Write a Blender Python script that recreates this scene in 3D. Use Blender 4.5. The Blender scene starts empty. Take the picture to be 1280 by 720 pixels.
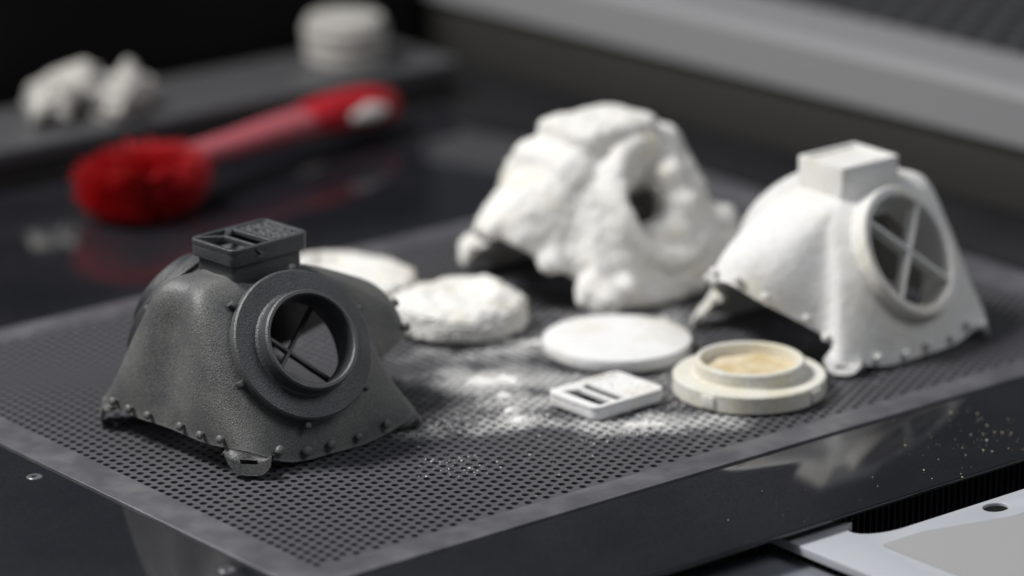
import bpy, bmesh, math, random
import numpy as np
from mathutils import Vector, Matrix, noise
random.seed(7); rng = np.random.default_rng(7)
S = bpy.context.scene
COL = S.collection
MM = 0.001

# ------------------------------------------------------------------ camera
cam = bpy.data.cameras.new('camera'); cam_o = bpy.data.objects.new('camera', cam); COL.objects.link(cam_o)
S.camera = cam_o
cam.sensor_width = 36.0; cam.lens = 135.0
cam.clip_start = 0.05; cam.clip_end = 30
PITCH, YAW = math.radians(17.5), math.radians(39.5)
cam_o.location = (-0.7226, -0.9678, 0.4811)
cam_o.rotation_euler = (math.pi / 2 - PITCH, 0, -YAW)
cam.dof.use_dof = True
cam.dof.focus_distance = 1.378
cam.dof.aperture_fstop = 3.95
cam.dof.aperture_blades = 9

# ------------------------------------------------------------------ world, lights, exposure
W = bpy.data.worlds.new('World'); S.world = W; W.use_nodes = True
W.node_tree.nodes['Background'].inputs[0].default_value = (0.80, 0.88, 1.0, 1)
W.node_tree.nodes['Background'].inputs[1].default_value = 0.048

def area_light(name, loc, target, size, size_y, power, color):
    l = bpy.data.lights.new(name, 'AREA'); l.shape = 'RECTANGLE'; l.size = size; l.size_y = size_y
    l.energy = power; l.color = color
    o = bpy.data.objects.new(name, l); COL.objects.link(o); o.location = loc
    d = Vector(target) - Vector(loc); o.rotation_euler = d.to_track_quat('-Z', 'Y').to_euler()
    return o
area_light('ceiling_lamp', (-0.48, 0.64, 1.22), (0.2, 0.15, 0), 0.42, 0.40, 28, (1.0, 0.985, 0.96))
area_light('room_lamp', (-1.5, 0.2, 1.3), (0.2, 0.12, 0), 0.8, 0.8, 3, (0.93, 0.96, 1.0))
area_light('window_lamp', (0.7, -1.1, 1.5), (0.2, 0.1, 0), 1.0, 0.8, 9, (0.95, 0.97, 1.0))  # added fill light to brighten the front faces

S.view_settings.view_transform = 'Standard'; S.view_settings.look = 'None'
S.view_settings.exposure = 0.0; S.view_settings.gamma = 1.0
S.cycles.use_denoising = True
S.cycles.max_bounces = 8

# ------------------------------------------------------------------ materials
def mat(name, col, rough=0.6, spec=0.5, metal=0.0, col2=None, nscale=40, nlo=0.4, nhi=0.65, grain=0.0, gscale=1500,
        bump=0.0, bscale=900, bump2=0.0, b2scale=120, sss=0.0, coat=0.0, rough_var=0.0, transmission=0.0):
    m = bpy.data.materials.new(name); m.use_nodes = True
    nt = m.node_tree; N = nt.nodes; L = nt.links
    b = N['Principled BSDF']
    b.inputs['Base Color'].default_value = (*col, 1); b.inputs['Roughness'].default_value = rough
    b.inputs['Specular IOR Level'].default_value = spec; b.inputs['Metallic'].default_value = metal
    b.inputs['Coat Weight'].default_value = coat
    b.inputs['Transmission Weight'].default_value = transmission
    if sss:
        b.inputs['Subsurface Weight'].default_value = sss
        b.inputs['Subsurface Radius'].default_value = (1.0, 0.85, 0.6); b.inputs['Subsurface Scale'].default_value = 0.002
    tc = N.new('ShaderNodeTexCoord')
    def noi(scale, detail=3, rough_=0.55):
        n = N.new('ShaderNodeTexNoise'); n.inputs['Scale'].default_value = scale; n.inputs['Detail'].default_value = detail
        n.inputs['Roughness'].default_value = rough_
        L.new(tc.outputs['Object'], n.inputs['Vector']); return n
    cur = None
    if col2:
        n = noi(nscale, 4); r = N.new('ShaderNodeMapRange')
        r.inputs['From Min'].default_value = nlo; r.inputs['From Max'].default_value = nhi
        L.new(n.outputs['Fac'], r.inputs['Value'])
        mx = N.new('ShaderNodeMix'); mx.data_type = 'RGBA'
        mx.inputs['A'].default_value = (*col, 1); mx.inputs['B'].default_value = (*col2, 1)
        L.new(r.outputs['Result'], mx.inputs['Factor']); cur = mx.outputs['Result']
    if grain:
        n = noi(gscale, 2, 0.7); r = N.new('ShaderNodeMapRange')
        r.inputs['From Min'].default_value = 0.3; r.inputs['From Max'].default_value = 0.7
        r.inputs['To Min'].default_value = 1 - grain; r.inputs['To Max'].default_value = 1 + grain
        L.new(n.outputs['Fac'], r.inputs['Value'])
        mx = N.new('ShaderNodeMix'); mx.data_type = 'RGBA'; mx.blend_type = 'MULTIPLY'; mx.inputs['Factor'].default_value = 1
        if cur: L.new(cur, mx.inputs['A'])
        else: mx.inputs['A'].default_value = (*col, 1)
        L.new(r.outputs['Result'], mx.inputs['B']); cur = mx.outputs['Result']
    if cur: L.new(cur, b.inputs['Base Color'])
    if rough_var:
        n = noi(25, 4); r = N.new('ShaderNodeMapRange')
        r.inputs['To Min'].default_value = rough - rough_var; r.inputs['To Max'].default_value = rough + rough_var
        L.new(n.outputs['Fac'], r.inputs['Value']); L.new(r.outputs['Result'], b.inputs['Roughness'])
    last = None
    for st, sc, dist in ((bump, bscale, 0.0004), (bump2, b2scale, 0.0025)):
        if st:
            n = noi(sc, 4); bp = N.new('ShaderNodeBump'); bp.inputs['Strength'].default_value = st
            bp.inputs['Distance'].default_value = dist
            L.new(n.outputs['Fac'], bp.inputs['Height'])
            if last: L.new(last, bp.inputs['Normal'])
            last = bp.outputs['Normal']
    if last: L.new(last, b.inputs['Normal'])
    return m

M = {}
M['dark_print'] = mat('charcoal_nylon', (0.096, 0.098, 0.102), 0.48, 0.7, col2=(0.150, 0.150, 0.142), nscale=42,
                      grain=0.6, gscale=1900, bump=0.7, bscale=1700, bump2=0.10, b2scale=110)
M['dark_print_b'] = mat('slate_nylon', (0.042, 0.044, 0.049), 0.40, 0.7, col2=(0.062, 0.064, 0.070), nscale=50, grain=0.6, gscale=1900, bump=0.7, bscale=1700)
M['dark_relief'] = mat('charcoal_relief', (0.062, 0.064, 0.069), 0.65, 0.4, grain=0.5, gscale=900, bump=0.7, bscale=1200)
M['white_print'] = mat('white_nylon', (0.77, 0.765, 0.755), 0.8, 0.3, col2=(0.72, 0.69, 0.62), nscale=34, nlo=0.48, nhi=0.7,
                       grain=0.10, gscale=900, bump=0.6, bscale=800, bump2=0.3, b2scale=170, sss=0.0)
M['white_lid'] = mat('white_nylon_smooth', (0.78, 0.78, 0.785), 0.75, 0.3, col2=(0.70, 0.68, 0.62), nscale=60, nlo=0.5, nhi=0.72,
                     grain=0.08, gscale=700, bump=0.5, bscale=800, bump2=0.15, b2scale=140, sss=0.0)
M['cream_print'] = mat('cream_nylon', (0.66, 0.63, 0.52), 0.75, 0.3, col2=(0.74, 0.73, 0.69), nscale=70,
                       grain=0.1, gscale=700, bump=0.5, bscale=800)
M['cake'] = mat('caked_powder', (0.76, 0.75, 0.725), 0.95, 0.1, col2=(0.70, 0.655, 0.55), nscale=55, nlo=0.52, nhi=0.74,
                grain=0.12, gscale=600, bump=0.9, bscale=600, bump2=0.6, b2scale=200)
M['tan_powder'] = mat('tan_powder', (0.58, 0.46, 0.27), 0.8, 0.2, col2=(0.68, 0.60, 0.45), nscale=110, bump=0.3, bscale=600)
M['powder'] = mat('powder_grain', (0.78, 0.775, 0.76), 0.95, 0.1)
M['gold_grain'] = mat('straw_grain', (0.62, 0.52, 0.32), 0.8, 0.3, col2=(0.7, 0.68, 0.62), nscale=60)
M['deck'] = mat('black_coated_steel', (0.012, 0.0125, 0.016), 0.065, 0.8, col2=(0.020, 0.020, 0.024), nscale=9, rough_var=0.04, grain=0.25, gscale=900)
M['frame'] = mat('grey_coated_steel', (0.085, 0.085, 0.097), 0.32, 0.5, col2=(0.135, 0.135, 0.145), nscale=60, rough_var=0.08, bump=0.06, bscale=1500)
M['sump'] = mat('sump_black', (0.006, 0.006, 0.006), 0.8, 0.2)
M['wall_dark'] = mat('dark_olive_panel', (0.035, 0.034, 0.031), 0.55, 0.4, rough_var=0.05)
M['rail'] = mat('grey_painted_rail', (0.255, 0.255, 0.265), 0.5, 0.4, rough_var=0.06)
M['grille'] = mat('grille_steel', (0.065, 0.066, 0.072), 0.45, 0.5)
M['back'] = mat('black_cabinet', (0.004, 0.004, 0.0045), 0.7, 0.2)
M['tray'] = mat('grey_tray', (0.075, 0.075, 0.08), 0.4, 0.5, rough_var=0.08)
M['red'] = mat('red_bristle', (0.52, 0.02, 0.03), 0.5, 0.4, col2=(0.52, 0.04, 0.05), nscale=90)
M['red_plastic'] = mat('red_plastic', (0.36, 0.012, 0.02), 0.3, 0.5, col2=(0.42, 0.02, 0.03), nscale=40)
M['pink_plastic'] = mat('pale_red_plastic', (0.40, 0.10, 0.12), 0.3, 0.5)
M['pale_grip'] = mat('pale_grip', (0.5, 0.47, 0.46), 0.4, 0.4)
M['panel'] = mat('pale_grey_plastic', (0.47, 0.49, 0.53), 0.4, 0.4, rough_var=0.06)
M['panel_pad'] = mat('beige_grey_pad', (0.36, 0.365, 0.365), 0.5, 0.3)  # colour of the reflection painted on the front panel
M['panel_blue'] = mat('blue_grey_plastic', (0.19, 0.205, 0.23), 0.4, 0.4)
M['rubber'] = mat('black_rubber', (0.012, 0.012, 0.016), 0.45, 0.4)
M['cup'] = mat('pale_cup', (0.42, 0.41, 0.385), 0.6, 0.3, col2=(0.36, 0.35, 0.33), nscale=60)

def edge_wear(m, col, lo=0.515, hi=0.56, amt=0.8):
    nt = m.node_tree; N = nt.nodes; b = N['Principled BSDF']; src = b.inputs['Base Color'].links[0].from_socket
    g = N.new('ShaderNodeNewGeometry'); r = N.new('ShaderNodeMapRange'); r.inputs['From Min'].default_value = lo
    r.inputs['From Max'].default_value = hi; r.inputs['To Max'].default_value = amt
    nt.links.new(g.outputs['Pointiness'], r.inputs['Value'])
    x = N.new('ShaderNodeMix'); x.data_type = 'RGBA'; x.inputs['B'].default_value = (*col, 1)
    nt.links.new(r.outputs['Result'], x.inputs['Factor']); nt.links.new(src, x.inputs['A']); nt.links.new(x.outputs['Result'], b.inputs['Base Color'])
edge_wear(M['dark_print_b'], (0.16, 0.16, 0.16), 0.53, 0.60, 0.6); edge_wear(M['dark_print'], (0.20, 0.20, 0.19), 0.53, 0.60, 0.6)
def make_translucent(m, col, fac):
    nt = m.node_tree; N = nt.nodes; b = N['Principled BSDF']; out = N['Material Output']
    t = N.new('ShaderNodeBsdfTranslucent'); t.inputs['Color'].default_value = (*col, 1)
    x = N.new('ShaderNodeMixShader'); x.inputs['Fac'].default_value = fac
    nt.links.new(b.outputs['BSDF'], x.inputs[1]); nt.links.new(t.outputs['BSDF'], x.inputs[2]); nt.links.new(x.outputs[0], out.inputs['Surface'])
make_translucent(M['red'], (0.75, 0.06, 0.07), 0.55)
# the perforated sheet: coated steel with dusty powder patches of their own shape
def perforated_material():
    m = bpy.data.materials.new('dusty_perforated_steel'); m.use_nodes = True
    nt = m.node_tree; N = nt.nodes; L = nt.links; b = N['Principled BSDF']
    tc = N.new('ShaderNodeTexCoord')
    spots = [(0.168, 0.123, 0.024, 0.013, 1.35), (0.147, 0.081, 0.012, 0.007, 1.2), (0.156, 0.100, 0.016, 0.008, 0.8),
             (0.182, 0.047, 0.028, 0.010, 1.0), (0.205, 0.150, 0.040, 0.016, 0.75), (0.118, 0.095, 0.024, 0.010, 0.5),
             (0.235, 0.085, 0.030, 0.02, 0.6), (0.255, 0.150, 0.035, 0.016, 0.8), (0.19, 0.10, 0.09, 0.06, 0.16)]
    tot = None
    n1 = N.new('ShaderNodeTexNoise'); n1.inputs['Scale'].default_value = 70; n1.inputs['Detail'].default_value = 6
    L.new(tc.outputs['Object'], n1.inputs['Vector'])
    n2 = N.new('ShaderNodeTexNoise'); n2.inputs['Scale'].default_value = 700; n2.inputs['Detail'].default_value = 3
    L.new(tc.outputs['Object'], n2.inputs['Vector'])
    for (x, y, rx, ry, a) in spots:
        mp = N.new('ShaderNodeMapping'); mp.vector_type = 'TEXTURE'
        mp.inputs['Location'].default_value = (x, y, 0); mp.inputs['Scale'].default_value = (rx * 1.6, ry * 1.6, 1)
        mp.inputs['Rotation'].default_value = (0, 0, math.radians(-35))
        L.new(tc.outputs['Object'], mp.inputs['Vector'])
        gr = N.new('ShaderNodeTexGradient'); gr.gradient_type = 'SPHERICAL'; L.new(mp.outputs['Vector'], gr.inputs['Vector'])
        mu = N.new('ShaderNodeMath'); mu.operation = 'MULTIPLY'; mu.inputs[1].default_value = a
        L.new(gr.outputs['Fac'], mu.inputs[0])
        if tot is None: tot = mu.outputs[0]
        else:
            ad = N.new('ShaderNodeMath'); ad.operation = 'ADD'; L.new(tot, ad.inputs[0]); L.new(mu.outputs[0], ad.inputs[1]); tot = ad.outputs[0]
    a1 = N.new('ShaderNodeMath'); a1.operation = 'MULTIPLY_ADD'; a1.inputs[1].default_value = 2.2; a1.inputs[2].default_value = -1.1
    L.new(n1.outputs['Fac'], a1.inputs[0])
    a2 = N.new('ShaderNodeMath'); a2.operation = 'MULTIPLY_ADD'; a2.inputs[1].default_value = 1.2; a2.inputs[2].default_value = -0.72
    L.new(n2.outputs['Fac'], a2.inputs[0])
    s1 = N.new('ShaderNodeMath'); s1.operation = 'ADD'; L.new(a1.outputs[0], s1.inputs[0]); L.new(a2.outputs[0], s1.inputs[1])
    ck_ = N.new('ShaderNodeMath'); ck_.operation = 'MULTIPLY_ADD'; ck_.inputs[1].default_value = 2.2; ck_.inputs[2].default_value = 0.10; ck_.use_clamp = True
    L.new(tot, ck_.inputs[0])
    s3 = N.new('ShaderNodeMath'); s3.operation = 'MULTIPLY'; L.new(s1.outputs[0], s3.inputs[0]); L.new(ck_.outputs[0], s3.inputs[1])
    s2 = N.new('ShaderNodeMath'); s2.operation = 'ADD'; L.new(s3.outputs[0], s2.inputs[0]); L.new(tot, s2.inputs[1])
    r = N.new('ShaderNodeMapRange'); r.inputs['From Min'].default_value = 0.06; r.inputs['From Max'].default_value = 0.62
    r.inputs['To Max'].default_value = 0.75
    L.new(s2.outputs[0], r.inputs['Value'])
    mx = N.new('ShaderNodeMix'); mx.data_type = 'RGBA'
    mx.inputs['A'].default_value = (0.080, 0.080, 0.089, 1); mx.inputs['B'].default_value = (0.62, 0.62, 0.62, 1)
    L.new(r.outputs['Result'], mx.inputs['Factor']); L.new(mx.outputs['Result'], b.inputs['Base Color'])
    b.inputs['Roughness'].default_value = 0.45; b.inputs['Specular IOR Level'].default_value = 0.5
    return m
M['perforated'] = perforated_material()

# ------------------------------------------------------------------ helpers
def link(name, me, m=None, parent=None, smooth=True, angle=35):
    o = bpy.data.objects.new(name, me); COL.objects.link(o)
    if m is not None:
        me.materials.clear(); me.materials.append(M[m] if isinstance(m, str) else m)
    if smooth:
        me.shade_smooth()
        if angle: me.set_sharp_from_angle(angle=math.radians(angle))
    if parent: o.parent = parent
    return o
def tag(o, label=None, cat=None, group=None, kind=None):
    if label: o['label'] = label
    if cat: o['category'] = cat
    if group: o['group'] = group
    if kind: o['kind'] = kind
    return o
def thing(name, label, cat, loc=(0, 0, 0), rz=0.0, group=None, tilt=(0, 0)):
    o = bpy.data.objects.new(name, None); COL.objects.link(o); o.empty_display_size = 0.01
    o.location = loc; o.rotation_euler = (tilt[0], tilt[1], rz)
    return tag(o, label, cat, group)
def pydata(v, f, name='mesh'):
    me = bpy.data.meshes.new(name); me.from_pydata([tuple(p) for p in v], [], f); me.update(); return me
def bm_mesh(bm, name='mesh'):
    bmesh.ops.recalc_face_normals(bm, faces=bm.faces)
    me = bpy.data.meshes.new(name); bm.to_mesh(me); bm.free(); return me
def box_mesh(x0, x1, y0, y1, z0, z1, bevel=0.0, seg=2, mtx=None):
    bm = bmesh.new(); bmesh.ops.create_cube(bm, size=1.0)
    for v in bm.verts:
        v.co = Vector(((x0 + x1) / 2 + v.co.x * (x1 - x0), (y0 + y1) / 2 + v.co.y * (y1 - y0), (z0 + z1) / 2 + v.co.z * (z1 - z0)))
    if bevel: bmesh.ops.bevel(bm, geom=list(bm.edges), offset=bevel, segments=seg, profile=0.5, affect='EDGES')
    if mtx is not None: bm.transform(mtx)
    return bm_mesh(bm)
def lathe_mesh(profile, seg=96, mtx=None, wob=None):
    v, f = [], []; n = len(profile)
    for i in range(seg):
        a = 2 * math.pi * i / seg
        for (r, z) in profile:
            rr = r * (1 + (wob(a, z) if wob else 0)); v.append((rr * math.cos(a), rr * math.sin(a), z))
    for i in range(seg):
        j = (i + 1) % seg
        for k in range(n):
            l = (k + 1) % n
            if profile[k][0] < 1e-9 and profile[l][0] < 1e-9: continue
            f.append((i * n + k, j * n + k, j * n + l, i * n + l))
    me = pydata(v, f); bm = bmesh.new(); bm.from_mesh(me); bpy.data.meshes.remove(me)
    bmesh.ops.remove_doubles(bm, verts=bm.verts, dist=1e-7)
    if mtx is not None: bm.transform(mtx)
    return bm_mesh(bm)
def evaluated(o):
    bpy.context.view_layer.update()
    dg = bpy.context.evaluated_depsgraph_get()
    me = bpy.data.meshes.new_from_object(o.evaluated_get(dg)); return me
def cut_plate(loops, z0, z1, bevel=0.0, mtx=None):
    """a flat plate from closed 2D loops (first the outline, the others are openings)"""
    cu = bpy.data.curves.new('c', 'CURVE'); cu.dimensions = '2D'; cu.fill_mode = 'BOTH'
    cu.extrude = max((z1 - z0) / 2 - bevel, 1e-6); cu.bevel_depth = bevel; cu.bevel_resolution = 2; cu.offset = -bevel
    for lp in loops:
        s = cu.splines.new('POLY'); s.points.add(len(lp) - 1)
        for p, q in zip(s.points, lp): p.co = (q[0], q[1], 0, 1)
        s.use_cyclic_u = True
    o = bpy.data.objects.new('c', cu); COL.objects.link(o); me = evaluated(o)
    bpy.data.objects.remove(o); bpy.data.curves.remove(cu)
    me.transform(Matrix.Translation((0, 0, (z0 + z1) / 2)))
    if mtx is not None: me.transform(mtx)
    bm = bmesh.new(); bm.from_mesh(me); bmesh.ops.remove_doubles(bm, verts=bm.verts, dist=2e-6)
    bpy.data.meshes.remove(me); return bm_mesh(bm)
def rrect(x0, x1, y0, y1, r, n=6):
    pts = []
    for cx, cy, a0 in ((x1 - r, y1 - r, 0), (x0 + r, y1 - r, 90), (x0 + r, y0 + r, 180), (x1 - r, y0 + r, 270)):
        for i in range(n + 1):
            a = math.radians(a0 + 90 * i / n); pts.append((cx + r * math.cos(a), cy + r * math.sin(a)))
    return pts
def round_poly(pts, r, n=4):
    out = []; k = len(pts)
    for i in range(k):
        p, a, b = Vector(pts[i]), Vector(pts[i - 1]), Vector(pts[(i + 1) % k])
        u, w = (a - p).normalized(), (b - p).normalized(); A, B = p + u * r, p + w * r
        for j in range(n + 1):
            t = j / n; q = A * (1 - t) ** 2 + p * 2 * t * (1 - t) + B * t * t; out.append((q.x, q.y))
    return out
def frame_from(n, up=(0, 0, 1), loc=(0, 0, 0)):
    z = Vector(n).normalized(); x = Vector(up).cross(z).normalized(); y = z.cross(x)
    m = Matrix((x, y, z)).transposed().to_4x4(); m.translation = Vector(loc); return m
def tube_mesh(pts, radii, seg=12, flat=1.0):
    v, f = [], []; pts = [Vector(p) for p in pts]
    for i, p in enumerate(pts):
        d = (pts[min(i + 1, len(pts) - 1)] - pts[max(i - 1, 0)]).normalized()
        s = d.cross(Vector((0, 0, 1))).normalized(); u = s.cross(d)
        for k in range(seg):
            a = 2 * math.pi * k / seg
            v.append(p + s * math.cos(a) * radii[i] + u * math.sin(a) * radii[i] * flat)
    for i in range(len(pts) - 1):
        for k in range(seg):
            l = (k + 1) % seg; f.append((i * seg + k, i * seg + l, (i + 1) * seg + l, (i + 1) * seg + k))
    f.append(tuple(range(seg))[::-1]); f.append(tuple((len(pts) - 1) * seg + k for k in range(seg)))
    return pydata(v, f)
def fbm(p, octaves=4):
    return noise.fractal(p, 1.0, 2.0, octaves, noise_basis='PERLIN_ORIGINAL')

# ------------------------------------------------------------------ the table top and the perforated plate
def rect_ring(x0, x1, y0, y1, ix0, ix1, iy0, iy1, z0, z1, bevel=0.0):
    return cut_plate([[(x0, y0), (x1, y0), (x1, y1), (x0, y1)], [(ix0, iy0), (ix0, iy1), (ix1, iy1), (ix1, iy0)]], z0, z1, bevel)
FX0, FX1, FY0, FY1 = -0.0188, 0.4295, -0.0042, 0.2985      # frame, outer
PX0, PX1, PY0, PY1 = -0.0025, 0.4075, 0.0092, 0.2840       # perforated sheet
top = link('table_top', rect_ring(-0.75, 0.52, -0.067, 0.80, FX0 - 0.0006, FX1 + 0.0006, FY0 - 0.0006, FY1 + 0.0006, -0.0026, -0.0008, 0.0005), 'deck')
tag(top, 'glossy black metal table top round the perforated plate', 'table top', kind='structure')

for (x, y) in ((-0.0279, 0.1459), (-0.0270, 0.0279)):
    o = link('screw', lathe_mesh([(0, -0.0012), (0.0030, -0.0012), (0.0030, -0.0006), (0.0026, -0.0003), (0.0012, -0.0004), (0.0010, -0.0009), (0, -0.0009)], 24), 'frame', top)
    o.location = (x, y, 0)
plate = thing('perforated_plate', 'grey perforated metal plate set into the black table top', 'plate')
link('border', rect_ring(FX0, FX1, FY0, FY1, PX0, PX1, PY0, PY1, -0.003, 0.0, 0.0004), 'frame', plate)
def perforated(name, x0, x1, y0, y1, ox, oy, cx, py, rad, th, m, parent, z=0.0):
    """sheet with real round holes: staggered columns cx apart, holes py apart"""
    K = 12; V, Fc = [], []
    def add(p): V.append(p); return len(V) - 1
    ncol = int((x1 - x0) / cx); nrow = int((y1 - y0) / py)
    cache = {}
    def vert(x, y):
        k = (round(x * 1e6), round(y * 1e6))
        if k not in cache: cache[k] = add((x, y, z))
        return cache[k]
    for i in range(ncol):
        for j in range(nrow):
            xa = x0 + i * cx; ya = y0 + j * py + (py / 2 if i % 2 else 0)
            if ya + py > y1 + 1e-6: continue
            xc, yc = xa + cx / 2, ya + py / 2
            sq = []
            for a in range(K):
                t = 2 * math.pi * a / K + math.pi / K; c, s = math.cos(t), math.sin(t)
                k = min(cx / 2 / max(abs(c), 1e-9), py / 2 / max(abs(s), 1e-9)); sq.append((xc + c * k, yc + s * k))
            corners = {2.0: (xa + cx, ya + py), 5: (xa, ya + py), 8: (xa, ya), 11: (xa + cx, ya)}
            top_, bot = [], []
            for a in range(K):
                t = 2 * math.pi * a / K + math.pi / K; c, s = math.cos(t), math.sin(t)
                top_.append(add((xc + rad * c, yc + rad * s, z))); bot.append(add((xc + rad * c, yc + rad * s, z - th)))
            out = [vert(*p) for p in sq]
            # which corner falls between two neighbouring rays
            cang = [math.atan2(py, cx), math.pi - math.atan2(py, cx), math.pi + math.atan2(py, cx), 2 * math.pi - math.atan2(py, cx)]
            cpt = [(xa + cx, ya + py), (xa, ya + py), (xa, ya), (xa + cx, ya)]
            for a in range(K):
                b = (a + 1) % K; t0 = 2 * math.pi * a / K + math.pi / K; t1 = t0 + 2 * math.pi / K
                mid = [vert(*cpt[q]) for q in range(4) if t0 + 1e-6 < cang[q] < t1 - 1e-6 or t0 + 1e-6 < cang[q] + 2 * math.pi < t1 - 1e-6]
                Fc.append(tuple([top_[a], out[a]] + mid + [out[b], top_[b]]))
                Fc.append((top_[a], top_[b], bot[b], bot[a]))
    # plain margins
    xe = x0 + ncol * cx; ye = y0 + nrow * py
    def quad(a, b, c, d): Fc.append((add((a, b, z)), add((c, b, z)), add((c, d, z)), add((a, d, z))))
    if x1 - xe > 1e-5: quad(xe, y0, x1, y1)
    if y1 - ye > 1e-5: quad(x0, ye, xe, y1)
    for i in range(ncol):
        if i % 2:
            quad(x0 + i * cx, y0, x0 + (i + 1) * cx, y0 + py / 2)
            rows = int((y1 - y0 - py / 2 + 1e-6) / py)
            e = y0 + py / 2 + rows * py
            if e < ye - 1e-6: quad(x0 + i * cx, e, x0 + (i + 1) * cx, ye)
    return link(name, pydata(V, Fc), m, parent, smooth=False)
perforated('perforated_sheet', PX0 - 0.0002, PX1 + 0.001, PY0 + 0.0011, PY1 + 0.001, 0, 0, 0.00425, 0.0044, 0.00145, 0.0009, 'perforated', plate, z=-0.0007)
link('collecting_pan', box_mesh(PX0 - 0.006, PX1 + 0.006, PY0 - 0.006, PY1 + 0.006, -0.05, -0.012), 'sump', plate, smooth=False)

# ------------------------------------------------------------------ respirator shell (shared design)
# control net, half of the mask: rim -> neck ; x towards the nose, z up, mm
CTRL = [
    ((66, 0, 33), (60, 0, 42.5), (46, 0, 49.5), (31, 0, 55.5), (15, 0, 60)),
    ((60, 15, 27), (54, 15, 37.5), (42, 14, 47.5), (29, 12, 54.5), (15, 8, 60)),
    ((41, 28.5, 13.5), (38.5, 27, 25.5), (33, 22, 40), (26, 16, 52.5), (14, 12, 60)),
    ((41, 41.5, 6.2), (36.5, 36.5, 18), (30, 29, 37), (23, 19, 52), (12, 13, 60)),
    ((22, 45.5, 0.8), (21, 41.5, 16), (18, 34, 36), (15, 22, 52), (8, 13, 60)),
    ((0, 45.5, 0.6), (-1, 41, 16), (-2, 33, 38), (-2, 21, 53), (0, 13, 60)),
    ((-21, 45, 2.2), (-22, 39, 17), (-21, 29.5, 39), (-18, 18.5, 53), (-8, 13, 60)),
    ((-38, 41, 9.5), (-37, 33.5, 21), (-34.5, 23.5, 41), (-29, 15, 57), (-13, 11, 61)),
    ((-41, 22, 8.5), (-41, 18.5, 23), (-38.5, 13.5, 43), (-33, 9.5, 60), (-16, 6.5, 63)),
    ((-41, 0, 9), (-39, 0, 23), (-35.5, 0, 43), (-32, 0, 60), (-17, 0, 63)),
]
def catmull(P, t, cyclic):
    n = len(P); t = t % n if cyclic else min(max(t, 0), n - 1 - 1e-9); i = int(math.floor(t)); u = t - i
    g = (lambda k: P[k % n]) if cyclic else (lambda k: P[min(max(k, 0), n - 1)])
    if not cyclic and i == 0: a = 2 * P[0] - P[1]
    else: a = g(i - 1)
    b, c = g(i), g(i + 1)
    d = 2 * P[-1] - P[-2] if (not cyclic and i + 2 > n - 1) else g(i + 2)
    return 0.5 * ((2 * b) + (-a + c) * u + (2 * a - 5 * b + 4 * c - d) * u * u + (-a + 3 * b - 3 * c + d) * u ** 3)
half = [np.array(c, float) for c in CTRL]
def full_ring(h): return h + [q * np.array([1, -1, 1]) for q in h[-2:0:-1]]
ring = full_ring(half)
NA = len(ring)
# the charcoal mask is pinched between its nose lobe and the nose-side tabs
pinched = [h.copy() for h in half]
pinched[1][:2] = ((61, 18.5, 26), (55, 17.5, 37))
pinched[2][:2] = ((36, 25.5, 17), (36.5, 25, 28))
pinched[3][:1] = ((43, 42, 6),)
def shell_point(a, t):
    """a: 0..NA round the rim (0 nose, NA/2 chin), t: 0 rim .. 4 neck, metres"""
    rows = np.array([catmull([r[k] for r in ring], a, True) for k in range(5)])
    return Vector(catmull(list(rows), t, False)) * MM
def shell_frame(a, t):
    p = shell_point(a, t); e = 0.02
    ta = shell_point(a + e, t) - shell_point(a - e, t); tt = shell_point(a, t + e) - shell_point(a, max(t - e, 0))
    n = ta.cross(tt).normalized(); return p, ta.normalized(), tt.normalized(), n
def shell_mesh(na=144, nt=30, th=0.0021, port_r=0.0230, ports=True, wave=0.0):
    v, f = [], []
    grid_rows = []
    A = [NA * i / na for i in range(na)]; T = [4 * k / nt for k in range(nt + 1)]
    for a in A:
        rows = [catmull([r[k] for r in ring], a, True) for k in range(5)]
        for t in T: v.append(Vector(catmull(rows, t, False)) * MM)
    n = nt + 1
    for i in range(na):
        j = (i + 1) % na
        for k in range(nt): f.append((i * n + k, j * n + k, j * n + k + 1, i * n + k + 1))
    o = link('tmp', pydata(v, f), None)
    bm = bmesh.new(); bm.from_mesh(o.data); bmesh.ops.recalc_face_normals(bm, faces=bm.faces)
    c = sum((fc.normal.dot(fc.calc_center_median() - Vector((0, 0, 0.02))) for fc in bm.faces))
    if c < 0: bmesh.ops.reverse_faces(bm, faces=bm.faces)
    bm.to_mesh(o.data); bm.free()
    s = o.modifiers.new('s', 'SOLIDIFY'); s.thickness = th; s.offset = -1; s.use_even_offset = True
    cutters = []
    if ports:
        for sy in (-1, 1):
            cm = lathe_mesh([(0, -0.016), (port_r, -0.016), (port_r, 0.022), (0, 0.022)], 72, port_matrix(sy))
            c = link('cut', cm, None, smooth=False); cutters.append(c)
            b = o.modifiers.new('b', 'BOOLEAN'); b.object = c; b.operation = 'DIFFERENCE'; b.solver = 'EXACT'
    me = evaluated(o)
    for c in cutters: bpy.data.objects.remove(c)
    bpy.data.objects.remove(o)
    return me
PORT_C = (-3.2, 28.5, 37.5)
def port_matrix(sy):
    return frame_from((-0.148, 0.855 * sy, 0.50), (0, 0, 1), (PORT_C[0] * MM, PORT_C[1] * MM * sy, PORT_C[2] * MM))

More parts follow.
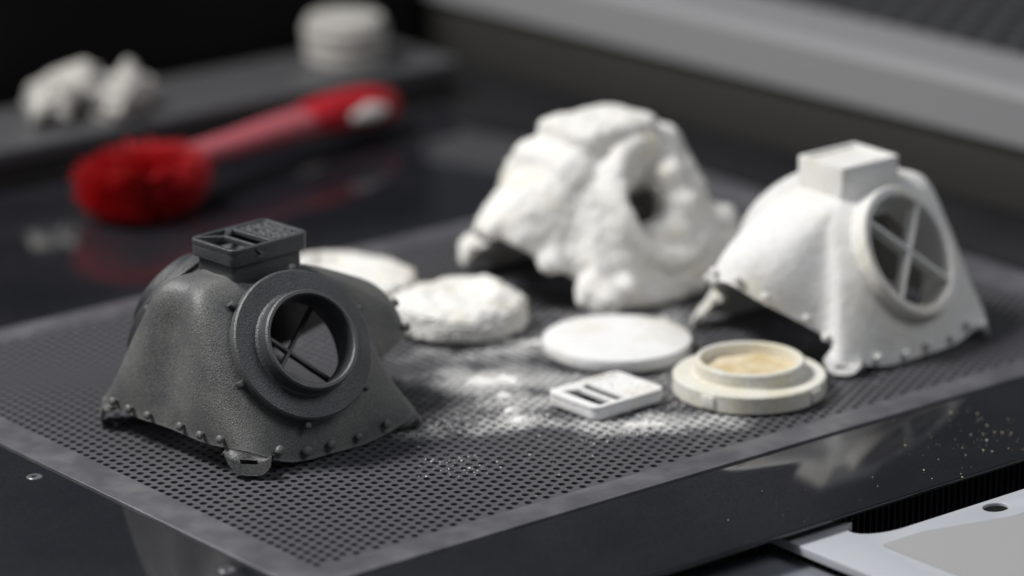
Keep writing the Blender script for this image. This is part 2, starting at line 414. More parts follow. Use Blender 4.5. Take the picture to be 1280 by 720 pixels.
def tab_matrix(sx, sy):
    # strap tab at a corner of the rim, running on from the surface of the shell
    a = {(1, 1): 3.0, (-1, 1): 7.0, (-1, -1): NA - 7.0, (1, -1): NA - 3.0}[(sx, sy)]
    p, ta, tt, n = shell_frame(a, 0.7)
    if n.dot(Vector((p.x, p.y, 0))) < 0: n = -n
    p0, _, t0, _ = shell_frame(a, 0.05)
    down = -t0.normalized()
    down = (down + Vector((sx * 0.20, sy * 0.10, 0))).normalized()
    side = Vector((0, 0, 1)).cross(Vector((n.x, n.y, 0))).normalized(); nrm = side.cross(down).normalized(); side = down.cross(nrm)
    if nrm.dot(n) < 0: nrm, side = -nrm, -side
    m = Matrix((side, down, nrm)).transposed().to_4x4(); m.translation = p0 - down * 0.006 - nrm * 0.0008; return m, m.translation.copy(), down
def tab_mesh(sx, sy, w=9.0, th=0.0015):
    a0 = {(1, 1): 3.0, (-1, 1): 7.0, (-1, -1): NA - 7.0, (1, -1): NA - 3.0}[(sx, sy)]
    pc, ta, tt, n = shell_frame(a0, 0.0)
    speed = (shell_point(a0 + 0.05, 0) - shell_point(a0 - 0.05, 0)).length / 0.1
    out = Vector((pc.x, pc.y, 0)).normalized()
    nu, ns = 17, 20; v, f = [], []; grid = {}
    side = Vector((ta.x, ta.y, 0)).normalized()
    flare = 0.06 if sx < 0 else 0.5
    for i in range(nu):
        u = -1 + 2 * i / (nu - 1)
        a = a0 + u * w * MM / speed
        p0 = shell_point(a, 0.0); p1 = shell_point(a, 0.25)
        nn = shell_frame(a, 0.1)[3]
        if nn.dot(out) < 0: nn = -nn
        d = (p0 - p1).normalized(); d = (d + out * flare * 0.7).normalized()
        dc = (pc - shell_point(a0, 0.25)).normalized(); dc = (dc * 0.45 + Vector((0, 0, -0.55)) + out * flare * 0.7).normalized()
        L_ = (pc.z - 0.0010) / max(-dc.z, 0.2)
        r = 0.85 * w * MM                                    # corner rounding
        au = abs(u) * w * MM; lim = L_
        edge = au - (w * MM - r)
        if edge > 0: lim = L_ - (r - math.sqrt(max(r * r - edge * edge, 0)))
        for k in range(ns):
            s_ = k / (ns - 1)
            if s_ < 0.2: p = shell_point(a, 0.22 * (1 - s_ / 0.2)) - nn * 0.0002
            else:
                e = (s_ - 0.2) / 0.8; q = min(1, e / 0.45); q = q * q * (3 - 2 * q)
                flat = pc + side * (u * w * MM) + dc * (lim * e)
                p = (p0 + dc * (lim * e)).lerp(flat, q) - nn * 0.0002 * (1 - q)
            grid[i, k] = len(v); v.append(p)
    for i in range(nu - 1):
        for k in range(ns - 1):
            if 5 <= i <= 10 and 9 <= k <= 11: continue      # the strap slot
            f.append((grid[i, k], grid[i + 1, k], grid[i + 1, k + 1], grid[i, k + 1]))
    bm = bmesh.new(); me = pydata(v, f); bm.from_mesh(me); bpy.data.meshes.remove(me)
    fc = bm.faces[:]; bm.faces.ensure_lookup_table(); bm.normal_update()
    if bm.faces[len(fc) // 2].normal.dot(out) < 0: bmesh.ops.reverse_faces(bm, faces=bm.faces)
    bm.normal_update(); bmesh.ops.solidify(bm, geom=bm.faces[:], thickness=th)
    return bm_mesh(bm)

def rim_knob_mesh():
    return lathe_mesh([(0, -0.0016), (0.0011, -0.0016), (0.0011, 0.0012), (0.0018, 0.0016), (0.0021, 0.0024), (0.0018, 0.0032), (0.0010, 0.0037), (0, 0.0038)], 12)

def adaptor_profile(R=28.2, rc=18.9, h=11.2, t=4.2, wall=2.1):
    q = [(rc - wall - 0.4, 0), (R - 0.5, 0), (R, 0.5), (R, t - 0.6), (R - 0.6, t), (rc + 1.0, t), (rc + 0.15, t + 0.7), (rc, h - 0.7), (rc - 0.6, h),
         (rc - wall + 0.5, h), (rc - wall, h - 0.6), (rc - wall - 0.2, t), (rc - wall - 0.4, t - 1)]
    return [(r * MM, z * MM) for r, z in q]

def blade_mesh(mtx, ang, half, w, z0, z1):
    return box_mesh(-half, half, -w / 2, w / 2, z0, z1, 0.0002, 1, mtx @ Matrix.Rotation(ang, 4, 'Z'))

CAP_LOOP = dict(
    slot_mid=[(0.0, 9.0), (-6.3, 4.2), (-6.0, -10.9), (0.9, -10.9)],
    slot_low=[(-16.5, 10.9), (-17.0, -11.1), (-7.6, -11.0), (-7.9, 4.2)],
    slot_tri=[(-14.2, 11.2), (-7.3, 5.9), (-1.6, 11.2)])
CAP_SLIT = dict(slot_mid=[(-0.5, 8.9), (-5.6, 7.0), (-5.6, -10.6), (-0.5, -10.6)], slot_low=[(-7.6, 6.2), (-14.4, 8.6), (-14.8, -10.6), (-7.6, -10.6)],
                slot_tri=[(-10.4, 9.6), (-10.9, 9.0), (-8.4, 9.2)])
def build_cap(parent, m, m_relief, hx=17.6, hy=13.6, h=8.5, z=0.0, bolt=False, closed=True):
    sx, sy = hx / 18.6, hy / 12.8
    lo = [[(x * sx * MM, y * sy * MM) for x, y in round_poly((CAP_LOOP if closed else CAP_SLIT)[k], 0.6, 3)] for k in (('slot_mid', 'slot_low', 'slot_tri') if closed else ('slot_mid', 'slot_low'))]
    outer = rrect(-hx * MM, hx * MM, -hy * MM, hy * MM, 3.6 * MM, 7)
    relief_hole = rrect(2.6 * sx * MM, (hx - 2.0) * MM, -(hy - 2.2) * MM, (hy - 2.2) * MM, 1.6 * MM, 4)
    link('grid_top', cut_plate([outer] + lo + [relief_hole], z + (h - 2.0) * MM, z + h * MM, 0.0004), m, parent)
    wall = cut_plate([rrect(-(hx - 0.15) * MM, (hx - 0.15) * MM, -(hy - 0.15) * MM, (hy - 0.15) * MM, 3.5 * MM, 7),
                      rrect(-(hx - 2) * MM, (hx - 2) * MM, -(hy - 2) * MM, (hy - 2) * MM, 1.8 * MM, 7)], z, z + (h - 1.9) * MM, 0.0003)
    link('side_wall', wall, m, parent)
    if closed: link('floor', cut_plate([rrect(-(hx - 1.9) * MM, (hx - 1.9) * MM, -(hy - 1.9) * MM, (hy - 1.9) * MM, 1.8 * MM, 5)], z + 0.3 * MM, z + 1.2 * MM), m, parent)
    bx = box_mesh(-(hx - 2.1) * MM, -10.2 * sx * MM, -(hy - 2.1) * MM, (hy - 2.1) * MM, z + 1.0 * MM, z + (h - 3.4) * MM)
    if closed: link('baffle', bx, m, parent, smooth=False)
    # rough raised relief on the closed half
    nx, ny = 40, 44; v, f = [], []
    x0, x1, y0, y1 = 2.3 * sx, hx - 1.7, -(hy - 1.9), hy - 1.9
    for i in range(nx):
        for j in range(ny):
            x = x0 + (x1 - x0) * i / (nx - 1); y = y0 + (y1 - y0) * j / (ny - 1)
            hgt = fbm(Vector((x * 0.55, y * 0.55, 3.1)), 3)
            edge = min(i, j, nx - 1 - i, ny - 1 - j) / 3
            hgt = max(-0.55, min(0.45, hgt * 1.5)) * min(1, edge)
            v.append((x * MM, y * MM, z + (h - 0.55 + hgt * 0.9) * MM))
    for i in range(nx - 1):
        for j in range(ny - 1):
            a = i * ny + j; f.append((a, a + ny, a + ny + 1, a + 1))
    link('relief_panel', pydata(v, f), m_relief, parent)
    if bolt:
        P = [(-6.6, 1.7), (0.9, -0.6), (-1.7, -1.0), (-0.3, -2.1), (-5.6, -1.9), (-2.9, -0.5)]
        mt = Matrix.Translation((-4.0 * MM, -hy * MM, z + (h / 2 + 0.4) * MM)) @ Matrix.Rotation(math.pi / 2, 4, 'X')
        link('arrow_mark', cut_plate([[(x * 0.62 * MM, y * MM) for x, y in P]], -0.0002, 0.0006, 0, mt), m, parent)

KNOBS = [0.35, 1.05, 1.75, 2.35, 3.85, 4.45, 5.05, 5.65, 6.25, 7.55, 8.05, 8.6]
def build_mask(name, label, cat, loc, rz, dark, group=None, tilt=(0, 0)):
    global ring
    ring = full_ring(pinched if dark else half)
    t = thing(name, label, cat, loc, rz, group, tilt)
    m = 'dark_print' if dark else 'white_print'; mb = 'dark_print_b' if dark else 'white_print'
    sm = shell_mesh(); link('shell', sm, m, t, angle=40)
    km = rim_knob_mesh()
    angs = sorted(set(KNOBS + [NA - a for a in KNOBS if 0 < a < 8.9]))
    for a in angs:
        p, ta, tt, n = shell_frame(a + random.uniform(-0.05, 0.05), random.uniform(0.2, 0.28))
        if n.dot(Vector((p.x, p.y, 0.004))) < 0: n = -n
        o = link('rim_knob', km, m, t); o.matrix_local = frame_from(n, (0.1, 0.2, 1), p) @ Matrix.Scale(random.uniform(0.72, 0.95), 4)
    for sx in (-1, 1):
        for sy in (-1, 1):
            link('strap_tab', tab_mesh(sx, sy, 8.6 if sx < 0 else 7.6), m, t)
    for sy in (-1, 1):
        pm = port_matrix(sy)
        pf = 0.0029 if dark else 0.0052
        boss = lathe_mesh([(0.0230, -0.011), (0.0248, -0.011), (0.0270, -0.004), (0.0270, pf - 0.0007), (0.0264, pf), (0.0236, pf), (0.0230, pf - 0.0007)], 96, pm)
        bo = link('port_ring', boss, mb, t)
        w = 0.0013 if dark else 0.0017
        for k, ang in enumerate((math.radians(45), math.radians(-45))):
            link('cross_bar', blade_mesh(pm, ang, 0.0232, w, -0.0075 if dark else -0.0004, -0.0045 if dark else 0.0046), mb, bo)
        if not dark and sy < 0:
            link('port_cover', lathe_mesh([(0, -0.0035), (0.0231, -0.0035), (0.0231, -0.001), (0, -0.001)], 64, pm), mb, t)  # unseen disc added in the far port to keep light out of the shell
        if dark:
            ad = link('filter_ring', lathe_mesh(adaptor_profile(), 112, pm @ Matrix.Translation((0, 0, 0.0030))), 'dark_print_b', t)
            for k in range(6):
                a = math.radians(60 * k + 18)
                mt = pm @ Matrix.Rotation(a, 4, 'Z') @ Matrix.Translation((0.0289, 0, 0.0034))
                link('ring_lug', box_mesh(-0.0006, 0.0020, -0.0011, 0.0011, -0.0022, 0.0014, 0.0004, 2, mt), 'dark_print_b', ad)
    if dark:
        nk = cut_plate([rrect(-16.6 * MM, 16.6 * MM, -10.9 * MM, 10.9 * MM, 2.6 * MM), rrect(-14.6 * MM, 14.6 * MM, -8.9 * MM, 8.9 * MM, 1.6 * MM)], 0.050, 0.0688, 0.0003)
        link('neck', nk, mb, t)
        cap = thing('vent_cap', 'charcoal slotted vent cap', None); cap.parent = t
        cap.location = (0, 0, 0.0680)
        build_cap(cap, 'dark_print_b', 'dark_relief', 18.6, 12.8, 6.4, bolt=True)
    else:
        hx, hy = 15.6, 12.8
        nk = cut_plate([rrect(-hx * MM, hx * MM, -hy * MM, hy * MM, 1.0 * MM, 3), rrect(-(hx - 2) * MM, (hx - 2) * MM, -(hy - 2) * MM, (hy - 2) * MM, 0.6 * MM, 3)], 0.050, 0.0725, 0.0003)
        link('neck', nk, m, t)
        link('neck_floor', box_mesh(-(hx - 1.9) * MM, (hx - 1.9) * MM, -(hy - 1.9) * MM, (hy - 1.9) * MM, 0.0695, 0.0712), m, t, smooth=False)
    return t
build_mask('respirator_mask', 'charcoal grey printed respirator mask with round filter ring and slotted vent cap', 'mask',
           (0.065, 0.140, 0), math.radians(5), True)
build_mask('respirator_mask', 'clean white printed respirator mask with open round port and cross bars', 'mask',
           (0.3165, 0.0825, 0), math.radians(180), False)

# ------------------------------------------------------------------ powder caked mask
def caked_mask():
    bm = bmesh.new(); bm.from_mesh(shell_mesh(96, 24, 0.005, 0.0185))
    def add(me, mt=None):
        if mt is not None: me.transform(mt)
        bm.from_mesh(me); bpy.data.meshes.remove(me)
    add(box_mesh(-0.020, 0.026, -0.018, 0.0170, 0.045, 0.0745, 0.0075, 3))
    add(box_mesh(-0.026, 0.037, -0.024, 0.019, 0.036, 0.0630, 0.010, 3))
    for sy in (-1, 1):
        add(lathe_mesh([(0.0195, -0.011), (0.0275, -0.011), (0.0300, -0.003), (0.0290, 0.005), (0.0258, 0.0070), (0.0215, 0.005), (0.0190, -0.002)], 48, port_matrix(sy)))
    for sx in (-1, 1):
        for sy in (-1, 1):
            mt, p, dn = tab_matrix(sx, sy); L_ = (p.z - 0.004) / -dn.z
            add(box_mesh(-0.009, 0.009, -0.004, L_, -0.0035, 0.0035, 0.002, 2, mt))
    def blob(x, y, z, r, s=(1, 1, 1)):
        b2 = bmesh.new(); bmesh.ops.create_icosphere(b2, subdivisions=2, radius=r)
        for v in b2.verts: v.co = Vector((v.co.x * s[0] + x, v.co.y * s[1] + y, v.co.z * s[2] + z))
        me = bpy.data.meshes.new('b'); b2.to_mesh(me); b2.free(); add(me)
    for a, t_, r in ((3.2, 0.2, 8), (2.7, 0.3, 6), (3.7, 0.6, 7), (5.5, 0.3, 5), (7.2, 0.5, 8), (7.1, 1.2, 9),
                     (0.2, 0.1, 5), (1.5, 0.1, 5), (NA - 3, 0.5, 7), (NA - 6, 0.4, 6)):
        p = shell_point(a, t_); blob(p.x, p.y, max(p.z, 0.005), r * MM, (1, 1, 0.9))
    # the powder that half fills the port
    pm = port_matrix(1)
    for (x, y, z, r) in ((3, -13, -2, 10), (12, -4, 0, 10.5), (10, 9, 1, 9.5), (-9, -13, -3, 8)):
        p = pm @ Vector((x * MM, y * MM, z * MM)); blob(p.x, p.y, p.z, r * MM)
    pm = port_matrix(-1)
    for (x, y, z, r) in ((-10, 0, -5, 13), (8, 8, -5, 13), (6, -9, -5, 13)):
        p = pm @ Vector((x * MM, y * MM, z * MM)); blob(p.x, p.y, p.z, r * MM)
    me = bm_mesh(bm); o = link('tmp', me, None)
    r = o.modifiers.new('r', 'REMESH'); r.mode = 'VOXEL'; r.voxel_size = 0.0011
    s = o.modifiers.new('s', 'SMOOTH'); s.factor = 0.5; s.iterations = 34
    me = evaluated(o); bpy.data.objects.remove(o)
    nrm = [v.normal.copy() for v in me.vertices]
    for v, n in zip(me.vertices, nrm):
        c = v.co
        d = 0.0016 * fbm(c * 38, 2) + 0.0005 * fbm(c * 120, 4) + 0.0019 * (noise.voronoi(Vector((c.x, c.y, c.z * 1.5)) * 58 + 0.35 * Vector((fbm(c * 60, 2), fbm(c * 60 + Vector((9, 0, 0)), 2), 0)))[0][0] - 0.45) + 0.00045 * fbm(Vector((c.x, c.y, c.z * 1.8)) * 300, 4)
        q = c.z * 95 + 0.9 * fbm(c * 28, 3); d += 0.0007 * (abs((q % 1.0) - 0.5) - 0.25)       # layered ledges
        v.co = c + n * d
        zc = 0.0665 + 0.0028 * fbm(c * 60, 3)
        if v.co.z > zc: v.co.z = zc + 0.5 * (v.co.z - zc)      # settled crust on top
        if v.co.z < 0.0003: v.co.z = 0.0003
    return me
ck = link('caked_mask', caked_mask(), 'cake', None, angle=0)
ck.location = (0.288, 0.198, 0); ck.rotation_euler = (0, 0, math.radians(182))
tag(ck, 'lumpy white respirator mask still caked in powder behind the discs', 'mask')

# ------------------------------------------------------------------ discs, caps and rings on the plate
def caked_disc(name, label, loc, r, h, dent, seed):
    bm = bmesh.new(); bmesh.ops.create_icosphere(bm, subdivisions=6, radius=1.0)
    for v in bm.verts:
        c = v.co.normalized(); rad = math.hypot(c.x, c.y)
        k = 1 + 0.05 * fbm(Vector((c.x * 1.3 + seed, c.y * 1.3, c.z)), 3)
        f = (rad ** 5 + abs(c.z) ** 5) ** (-1 / 5)
        x, y = c.x * r * f * k, c.y * r * f * k
        z = (c.z * f) * h / 2 + h / 2
        rr = math.hypot(x, y) / r; z *= 1 - 0.12 * rr ** 2
        if c.z > 0: z += 0.0011 * math.exp(-((rr - 0.62) / 0.14) ** 2) * (0.6 + math.sin(math.atan2(y, x) * 1.0 + seed)) - 0.0010 * math.exp(-((rr - 0.40) / 0.10) ** 2)
        if c.z > 0: z += h * 0.16 * fbm(Vector((x * 60, y * 60, seed)), 4) - dent * math.exp(-((x * 1.2) ** 2 + y ** 2) / (0.45 * r) ** 2) * 0.7
        x += 0.0012 * fbm(c * 9 + Vector((seed, 0, 0)), 3); y += 0.0012 * fbm(c * 9 + Vector((0, seed, 0)), 3)
        v.co = Vector((x, y, max(z, 0.0002)))
    me = bm_mesh(bm); o = link(name, me, 'cake', None, angle=0); o.location = loc
    return tag(o, label, 'disc', 'powder caked lids')
caked_disc('caked_disc', 'thick powder caked white disc with dented top, in front of the lumpy mask', (0.198, 0.1825, 0), 0.0270, 0.0155, 0.004, 1.3)
caked_disc('caked_disc', 'flat white caked disc half hidden behind the charcoal mask', (0.1875, 0.247, 0), 0.0310, 0.0120, 0.0005, 5.7)

def lid_profile(r, h):
    q = [(0, 0), (r - 2.0, 0), (r - 0.4, 1.2), (r, 2.2), (r, h - 0.9), (r - 0.3, h - 0.25), (r - 1.0, h), (r * 0.5, h - 0.1), (0, h - 0.15)]
    return [(a * MM, b * MM) for a, b in q]
lid = thing('round_lid', 'smooth flat white round lid lying on the perforated plate', 'lid', (0.2268, 0.1184, 0), 0.3)
link('lid_top', lathe_mesh(lid_profile(29.5, 6.2), 112), 'white_lid', lid)
rl = thing('filter_ring', 'cream white ring with raised collar and tan powder inside, beside the clean mask', 'ring', (0.2354, 0.0510, 0), 0.0)
link('flange', lathe_mesh([(r, z) for r, z in adaptor_profile(29.5, 21.2, 13.0, 7.2, 2.6)], 112), 'cream_print', rl)
def powder_bed():
    v, f = [], []; nr, na = 14, 64
    for i in range(nr + 1):
        for k in range(na):
            r = 0.0184 * i / nr; a = 2 * math.pi * k / na; x, y = r * math.cos(a), r * math.sin(a)
            v.append((x, y, 0.0086 + 0.0007 * fbm(Vector((x * 150, y * 150, 1)), 4)))
    for i in range(nr):
        for k in range(na):
            l = (k + 1) % na; f.append((i * na + k, (i + 1) * na + k, (i + 1) * na + l, i * na + l))
    return pydata(v, f)
link('tan_powder', powder_bed(), 'tan_powder', rl, angle=0)
for k in range(4):
    a = math.radians(90 * k - 75)
    mt = Matrix.Rotation(a, 4, 'Z') @ Matrix.Translation((0.0293, 0, 0.0035))
    link('ring_lug', box_mesh(-0.0008, 0.0011, -0.0030, 0.0030, -0.0025, 0.0025, 0.0005, 2, mt), 'cream_print', rl)
vc = thing('vent_cap', 'small white slotted vent cap lying flat in front of the round lid', 'cap', (0.1840, 0.0756, 0), math.radians(2))
build_cap(vc, 'white_lid', 'white_print', 18.2, 14.0, 5.2, closed=False)

# ------------------------------------------------------------------ loose powder
def grains(name, label, clusters, m, smin, smax, z=0.0):
    v, f = [], []
    for (cx, cy, sx, sy, n) in clusters:
        for _ in range(n):
            x = random.gauss(cx, sx); y = random.gauss(cy, sy); s = smin + (smax - smin) * random.random() ** 3
            b = len(v)
            for d in ((1, 0, 0), (-1, 0, 0), (0, 1, 0), (0, -1, 0), (0, 0, 1), (0, 0, -0.6)):
                k = s * random.uniform(0.6, 1.2); v.append((x + d[0] * k, y + d[1] * k, z + s * 0.5 + d[2] * k * 0.7))
            for q in ((0, 2, 4), (2, 1, 4), (1, 3, 4), (3, 0, 4), (2, 0, 5), (1, 2, 5), (3, 1, 5), (0, 3, 5)): f.append(tuple(b + i for i in q))
    o = link(name, pydata(v, f), m, None, smooth=False)
    return tag(o, label, 'powder', kind='stuff')
grains('loose_powder', 'fine white powder scattered on the perforated plate between the parts',
       [(0.168, 0.123, 0.010, 0.006, 1400), (0.147, 0.081, 0.005, 0.003, 420), (0.156, 0.100, 0.009, 0.006, 400), (0.097, 0.062, 0.007, 0.005, 60), (0.182, 0.047, 0.014, 0.004, 620),
        (0.099, 0.051, 0.007, 0.004, 36), (0.118, 0.095, 0.010, 0.006, 200), (0.19, 0.11, 0.06, 0.045, 700), (0.24, 0.085, 0.03, 0.02, 300), (0.21, 0.152, 0.02, 0.008, 500), (0.255, 0.15, 0.02, 0.008, 400)], 'powder', 0.00012, 0.00062, -0.0006)
# thin heaps of powder that bridge some of the holes
def heaps():
    H = [(0.168, 0.123, 0.010, 0.005, 1.0), (0.147, 0.081, 0.0045, 0.0026, 1.0), (0.152, 0.092, 0.004, 0.002, 0.8), (0.182, 0.047, 0.011, 0.0026, 0.75),
         (0.208, 0.152, 0.018, 0.003, 0.8), (0.258, 0.147, 0.014, 0.004, 0.9), (0.160, 0.108, 0.005, 0.003, 0.7)]
    v, f = [], []; st = 0.00045
    for (cx, cy, sx, sy, a) in H:
        nx, ny = int(5 * sx / st), int(5 * sy / st); base = {}
        ca, sa = math.cos(-0.6), math.sin(-0.6)
        for i in range(nx):
            for j in range(ny):
                u, w = (i - nx / 2) * st, (j - ny / 2) * st
                g = math.exp(-0.5 * ((u / sx) ** 2 + (w / sy) ** 2)) * a
                x, y = cx + u * ca - w * sa, cy + u * sa + w * ca
                h = g - 0.66 + 0.60 * fbm(Vector((x * 210, y * 210, 2)), 4)
                base[i, j] = (x, y, min(h, 0.35) * 0.0035)
        idx = {}
        def vid(k):
            if k not in idx: idx[k] = len(v); x, y, h = base[k]; v.append((x, y, -0.0007 + max(h, -0.0003)))
            return idx[k]
        for i in range(nx - 1):
            for j in range(ny - 1):
                q = [(i, j), (i + 1, j), (i + 1, j + 1), (i, j + 1)]
                if max(base[k][2] for k in q) > 0: f.append(tuple(vid(k) for k in q))
    o = link('powder_heap', pydata(v, f), 'powder', None, angle=0)
    return tag(o, 'thin patchy spills of white powder clogging holes between the discs', 'powder', kind='stuff')
heaps()
grains('straw_crumbs', 'tiny straw coloured crumbs scattered on the black strip at the right',
       [(0.278, -0.042, 0.016, 0.012, 52), (0.255, -0.036, 0.016, 0.014, 34), (0.20, -0.05, 0.03, 0.012, 14), (0.24, 0.0, 0.05, 0.03, 16)], 'gold_grain', 0.00014, 0.00055, -0.0007)

# ------------------------------------------------------------------ machine edge at the front: bellows strip and pale panels
fe = thing('front_panel', 'pale grey plastic machine panel with a round hole below the table edge', 'panel', (-0.0071, -0.0074, 0.004))
edge = [(0.1545, -0.20), (0.60, -0.20), (0.60, -0.0725)] + [(0.1955, -0.0722)] + \
       [(0.1955 - 0.0175 * math.sin(t) , -0.0722 + 0.0085 * (1 - math.cos(t))) for t in np.linspace(0.1, math.pi * 0.8, 10)] + [(0.170, -0.045), (0.1545, -0.045)]
hole = [(0.2350 + 0.0052 * math.cos(t), -0.0790 + 0.0040 * math.sin(t)) for t in np.linspace(0, 2 * math.pi, 33)[:-1]]
link('cover', cut_plate([edge, hole], -0.0135, -0.0100, 0.0005), 'panel', fe)
link('recess', box_mesh(0.226, 0.244, -0.086, -0.072, -0.018, -0.0112), 'sump', fe, smooth=False)
painted_reflection = [(0.1765, -0.195), (0.60, -0.195), (0.60, -0.0905), (0.232, -0.0895), (0.197, -0.0800), (0.1765, -0.0800)]
link('pad', cut_plate([round_poly(painted_reflection, 0.002)], -0.0100, -0.0096), 'panel_pad', fe)  # darker reflection on the cover, put in as a thin grey sheet
fl = thing('lower_panel', 'blue grey lower panel in the bottom right corner', 'panel')
lp = [(-0.10, -0.20), (0.1515, -0.20), (0.1515, -0.040), (-0.10, -0.040)]
lh = [(0.136 + 0.012 * math.cos(t), -0.0985 + 0.013 * math.sin(t)) for t in np.linspace(0, 2 * math.pi, 33)[:-1]]
link('cover', cut_plate([lp, lh], -0.0165, -0.0130, 0.0008), 'panel_blue', fl)
link('recess', box_mesh(0.10, 0.15, -0.12, -0.08, -0.030, -0.026), 'rubber', fl, smooth=False)
bl = thing('ribbed_seal', 'black ribbed rubber strip under the front edge of the table top', 'seal')
link('backing', box_mesh(-0.3, 0.6, -0.052, -0.050, -0.06, -0.006), 'rubber', bl, smooth=False)
v, f = [], []
for i in range(110):
    x = 0.14 + i * 0.0031; b = len(v)
    for (dx, yy) in ((0.0003, -0.0521), (0.0008, -0.0545), (0.0018, -0.0545), (0.0023, -0.0521)):
        v += [(x + dx, yy, -0.05), (x + dx, yy, -0.0062)]
    for k in range(3): f.append((b + 2 * k, b + 2 * k + 2, b + 2 * k + 3, b + 2 * k + 1))
o = link('ribs', pydata(v, f), 'rubber', bl, smooth=False); o['kind'] = 'stuff'

# ------------------------------------------------------------------ right-hand wall, rail and grille
RW = thing('side_rail', 'grey metal side rail along the right edge of the table', 'rail', (0.4935, 0.15, -0.0008), math.radians(3.2))
link('skirt', box_mesh(0, 0.01, -0.25, 0.56, 0.0, 0.0330, 0.0008), 'wall_dark', RW)
prof = [(-0.004, 0.032), (-0.004, 0.0535), (-0.0025, 0.0565), (0.0005, 0.0578), (0.044, 0.0578), (0.044, 0.030), (-0.002, 0.030)]
v, f = [], []
for y in (-0.25, 0.56):
    for (x, z) in prof: v.append((x, y, z))
n = len(prof)
for k in range(n): l = (k + 1) % n; f.append((k, n + k, n + l, l))
f.append(tuple(range(n))); f.append(tuple(range(n, 2 * n))[::-1])
link('beam', pydata(v, f), 'rail', RW, angle=20)
gr = thing('grille_plate', 'dark perforated grille plate beyond the grey side rail', 'grille', (0.4935, 0.15, -0.0008), math.radians(3.2))
perforated('perforated_sheet', 0.0444, 0.26, -0.25, 0.56, 0, 0, 0.0138, 0.0160, 0.0062, 0.002, 'grille', gr, z=0.0570)
link('pan', box_mesh(0.046, 0.28, -0.25, 0.56, 0.0, 0.045), 'sump', gr, smooth=False)

# ------------------------------------------------------------------ back ledge with crumbs and cup, and the dark cabinet
tr = thing('back_ledge', 'grey metal ledge along the back of the table', 'ledge')
link('ledge_top', box_mesh(-0.4, 0.43, 0.470, 0.535, 0.0105, 0.0185, 0.0012), 'tray', tr)
link('ledge_front', box_mesh(-0.4, 0.43, 0.476, 0.53, -0.0008, 0.0105), 'wall_dark', tr, smooth=False)
def crumb(loc, r, seed):
    bm = bmesh.new(); bmesh.ops.create_icosphere(bm, subdivisions=4, radius=r)
    for v in bm.verts:
        d = fbm(v.co * (1.1 / r) + Vector((seed, 0, 0)), 4)
        v.co *= 1 + 0.55 * d
        v.co.z = max(v.co.z * 0.9, -0.75 * r)
    return bm
PILE = [('tall pale lump of caked powder, highest on the back ledge', 0.2250, 0.500, 0.0145, 0.0120),
        ('pale powder lump at the left end of the heap on the back ledge', 0.2020, 0.497, 0.0110, 0.0065),
        ('rounded pale powder lump at the right end of the heap on the back ledge', 0.2440, 0.496, 0.0125, 0.0080),
        ('small grey powder lump at the back of the heap on the ledge', 0.2150, 0.519, 0.0100, 0.0120),
        ('low pale powder lump at the front of the heap on the ledge', 0.2300, 0.484, 0.0095, 0.0050)]
for i, (lb, x, y, r, zz) in enumerate(PILE):
    o = link('powder_lump', bm_mesh(crumb(None, r, i * 3.7)), 'cup', None, angle=0)
    o.location = (x + 0.006, y, 0.0185 + 0.75 * r); tag(o, lb, 'lump', 'powder lumps on the back ledge')
cu = thing('ring_stack', 'pale stack of round rings standing at the far end of the back ledge', 'stack', (0.3850, 0.5050, 0.0185))
for k, (z0, z1, r) in enumerate(((0, 0.0062, 0.0196), (0.0064, 0.0126, 0.0202), (0.0128, 0.0190, 0.0207))):
    link('ring', lathe_mesh([(0.010, z0), (r - 0.0012, z0), (r, z0 + 0.0012), (r, z1 - 0.0015), (r - 0.0012, z1), (0.010, z1)], 64), 'cup', cu)
link('lid', lathe_mesh([(0, 0.0191), (0.0185, 0.0191), (0.0193, 0.0205), (0.0180, 0.0225), (0, 0.0228)], 64), 'cup', cu)
bw = link('back_wall', box_mesh(-1.2, 0.475, 0.548, 0.560, -0.2, 0.105), 'back', None, smooth=False)
tag(bw, 'black cabinet wall behind the table', 'wall', kind='structure')

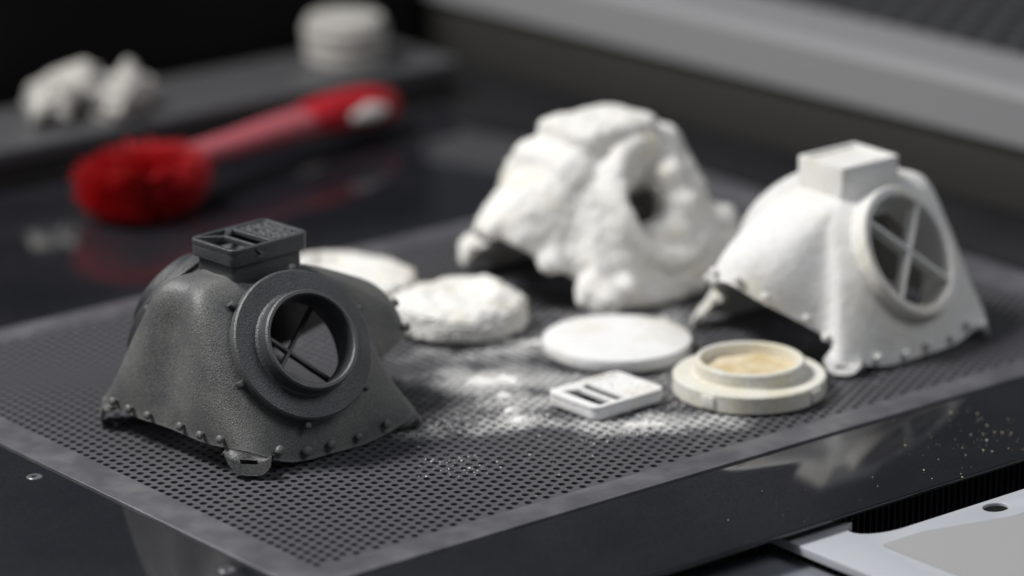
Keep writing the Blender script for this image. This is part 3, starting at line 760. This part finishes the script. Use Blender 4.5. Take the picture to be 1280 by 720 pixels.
# ------------------------------------------------------------------ red brush
br = thing('hand_brush', 'red plastic hand brush with oval bristle head lying on the table top', 'brush', (0.1932, 0.4007, -0.0008), math.radians(13.5))
RX, RY, RZ = 0.0300, 0.0225, 0.0146
hb = lathe_mesh([(0, -1), (0.5, -0.87), (0.87, -0.5), (1, 0), (0.87, 0.5), (0.5, 0.87), (0, 1)], 32)
hb.transform(Matrix.Translation((0, 0, RZ + 0.0006)) @ Matrix.Diagonal((RX * 0.5, RY * 0.5, RZ * 0.5, 1)))
link('head', hb, 'red_plastic', br)
v, f = [], []
for i in range(2400):
    d = Vector((random.gauss(0, 1), random.gauss(0, 1), random.gauss(0, 1))).normalized()
    k = random.uniform(0.86, 1.02)
    sq = (abs(d.x) ** 3.6 + abs(d.y) ** 3.6 + abs(d.z) ** 3.6) ** (-1 / 3.6); k *= sq
    p = Vector((d.x * RX * 0.42, d.y * RY * 0.42, d.z * RZ * 0.42)); q = Vector((d.x * RX * k, d.y * RY * k, d.z * RZ * k))
    q += Vector((random.gauss(0, 0.0012), random.gauss(0, 0.0012), random.gauss(0, 0.0010)))
    q.z = max(q.z, -RZ); c = Vector((0, 0, RZ + 0.0006)); e1 = d.orthogonal().normalized(); e2 = d.cross(e1); w = 0.00042; b = len(v)
    for t in (0, 2.094, 4.189):
        o_ = e1 * math.cos(t) * w + e2 * math.sin(t) * w; v.append(p + o_ + c); v.append(q + o_ * 0.8 + c)
    f += [(b, b + 2, b + 3, b + 1), (b + 2, b + 4, b + 5, b + 3), (b + 4, b, b + 1, b + 5), (b + 1, b + 3, b + 5)]
o = link('bristles', pydata(v, f), 'red', br, smooth=False); o['kind'] = 'stuff'
hp = [(0.014, 0, 0.0200), (0.040, 0.0005, 0.0190), (0.060, 0.0015, 0.0180), (0.092, 0.002, 0.0178), (0.122, 0.002, 0.0170), (0.140, 0.002, 0.0155)]
link('handle', tube_mesh(hp, [0.0070, 0.0074, 0.0080, 0.0092, 0.0100, 0.0095], 16, 0.75), 'pink_plastic', br)
gp = [(0.112, 0.002, 0.0175), (0.127, 0.002, 0.0175), (0.145, 0.002, 0.0165), (0.161, 0.002, 0.0150), (0.174, 0.002, 0.0130), (0.180, 0.002, 0.0120)]
link('grip', tube_mesh(gp, [0.0096, 0.0115, 0.0124, 0.0124, 0.0102, 0.0045], 16, 0.78), 'red_plastic', br)
pg = [(0.134, -0.0085, 0.0165), (0.147, -0.0090, 0.0165), (0.159, -0.0085, 0.0155)]
link('grip_inlay', tube_mesh(pg, [0.0030, 0.0060, 0.0035], 12, 0.8), 'pale_grip', br)
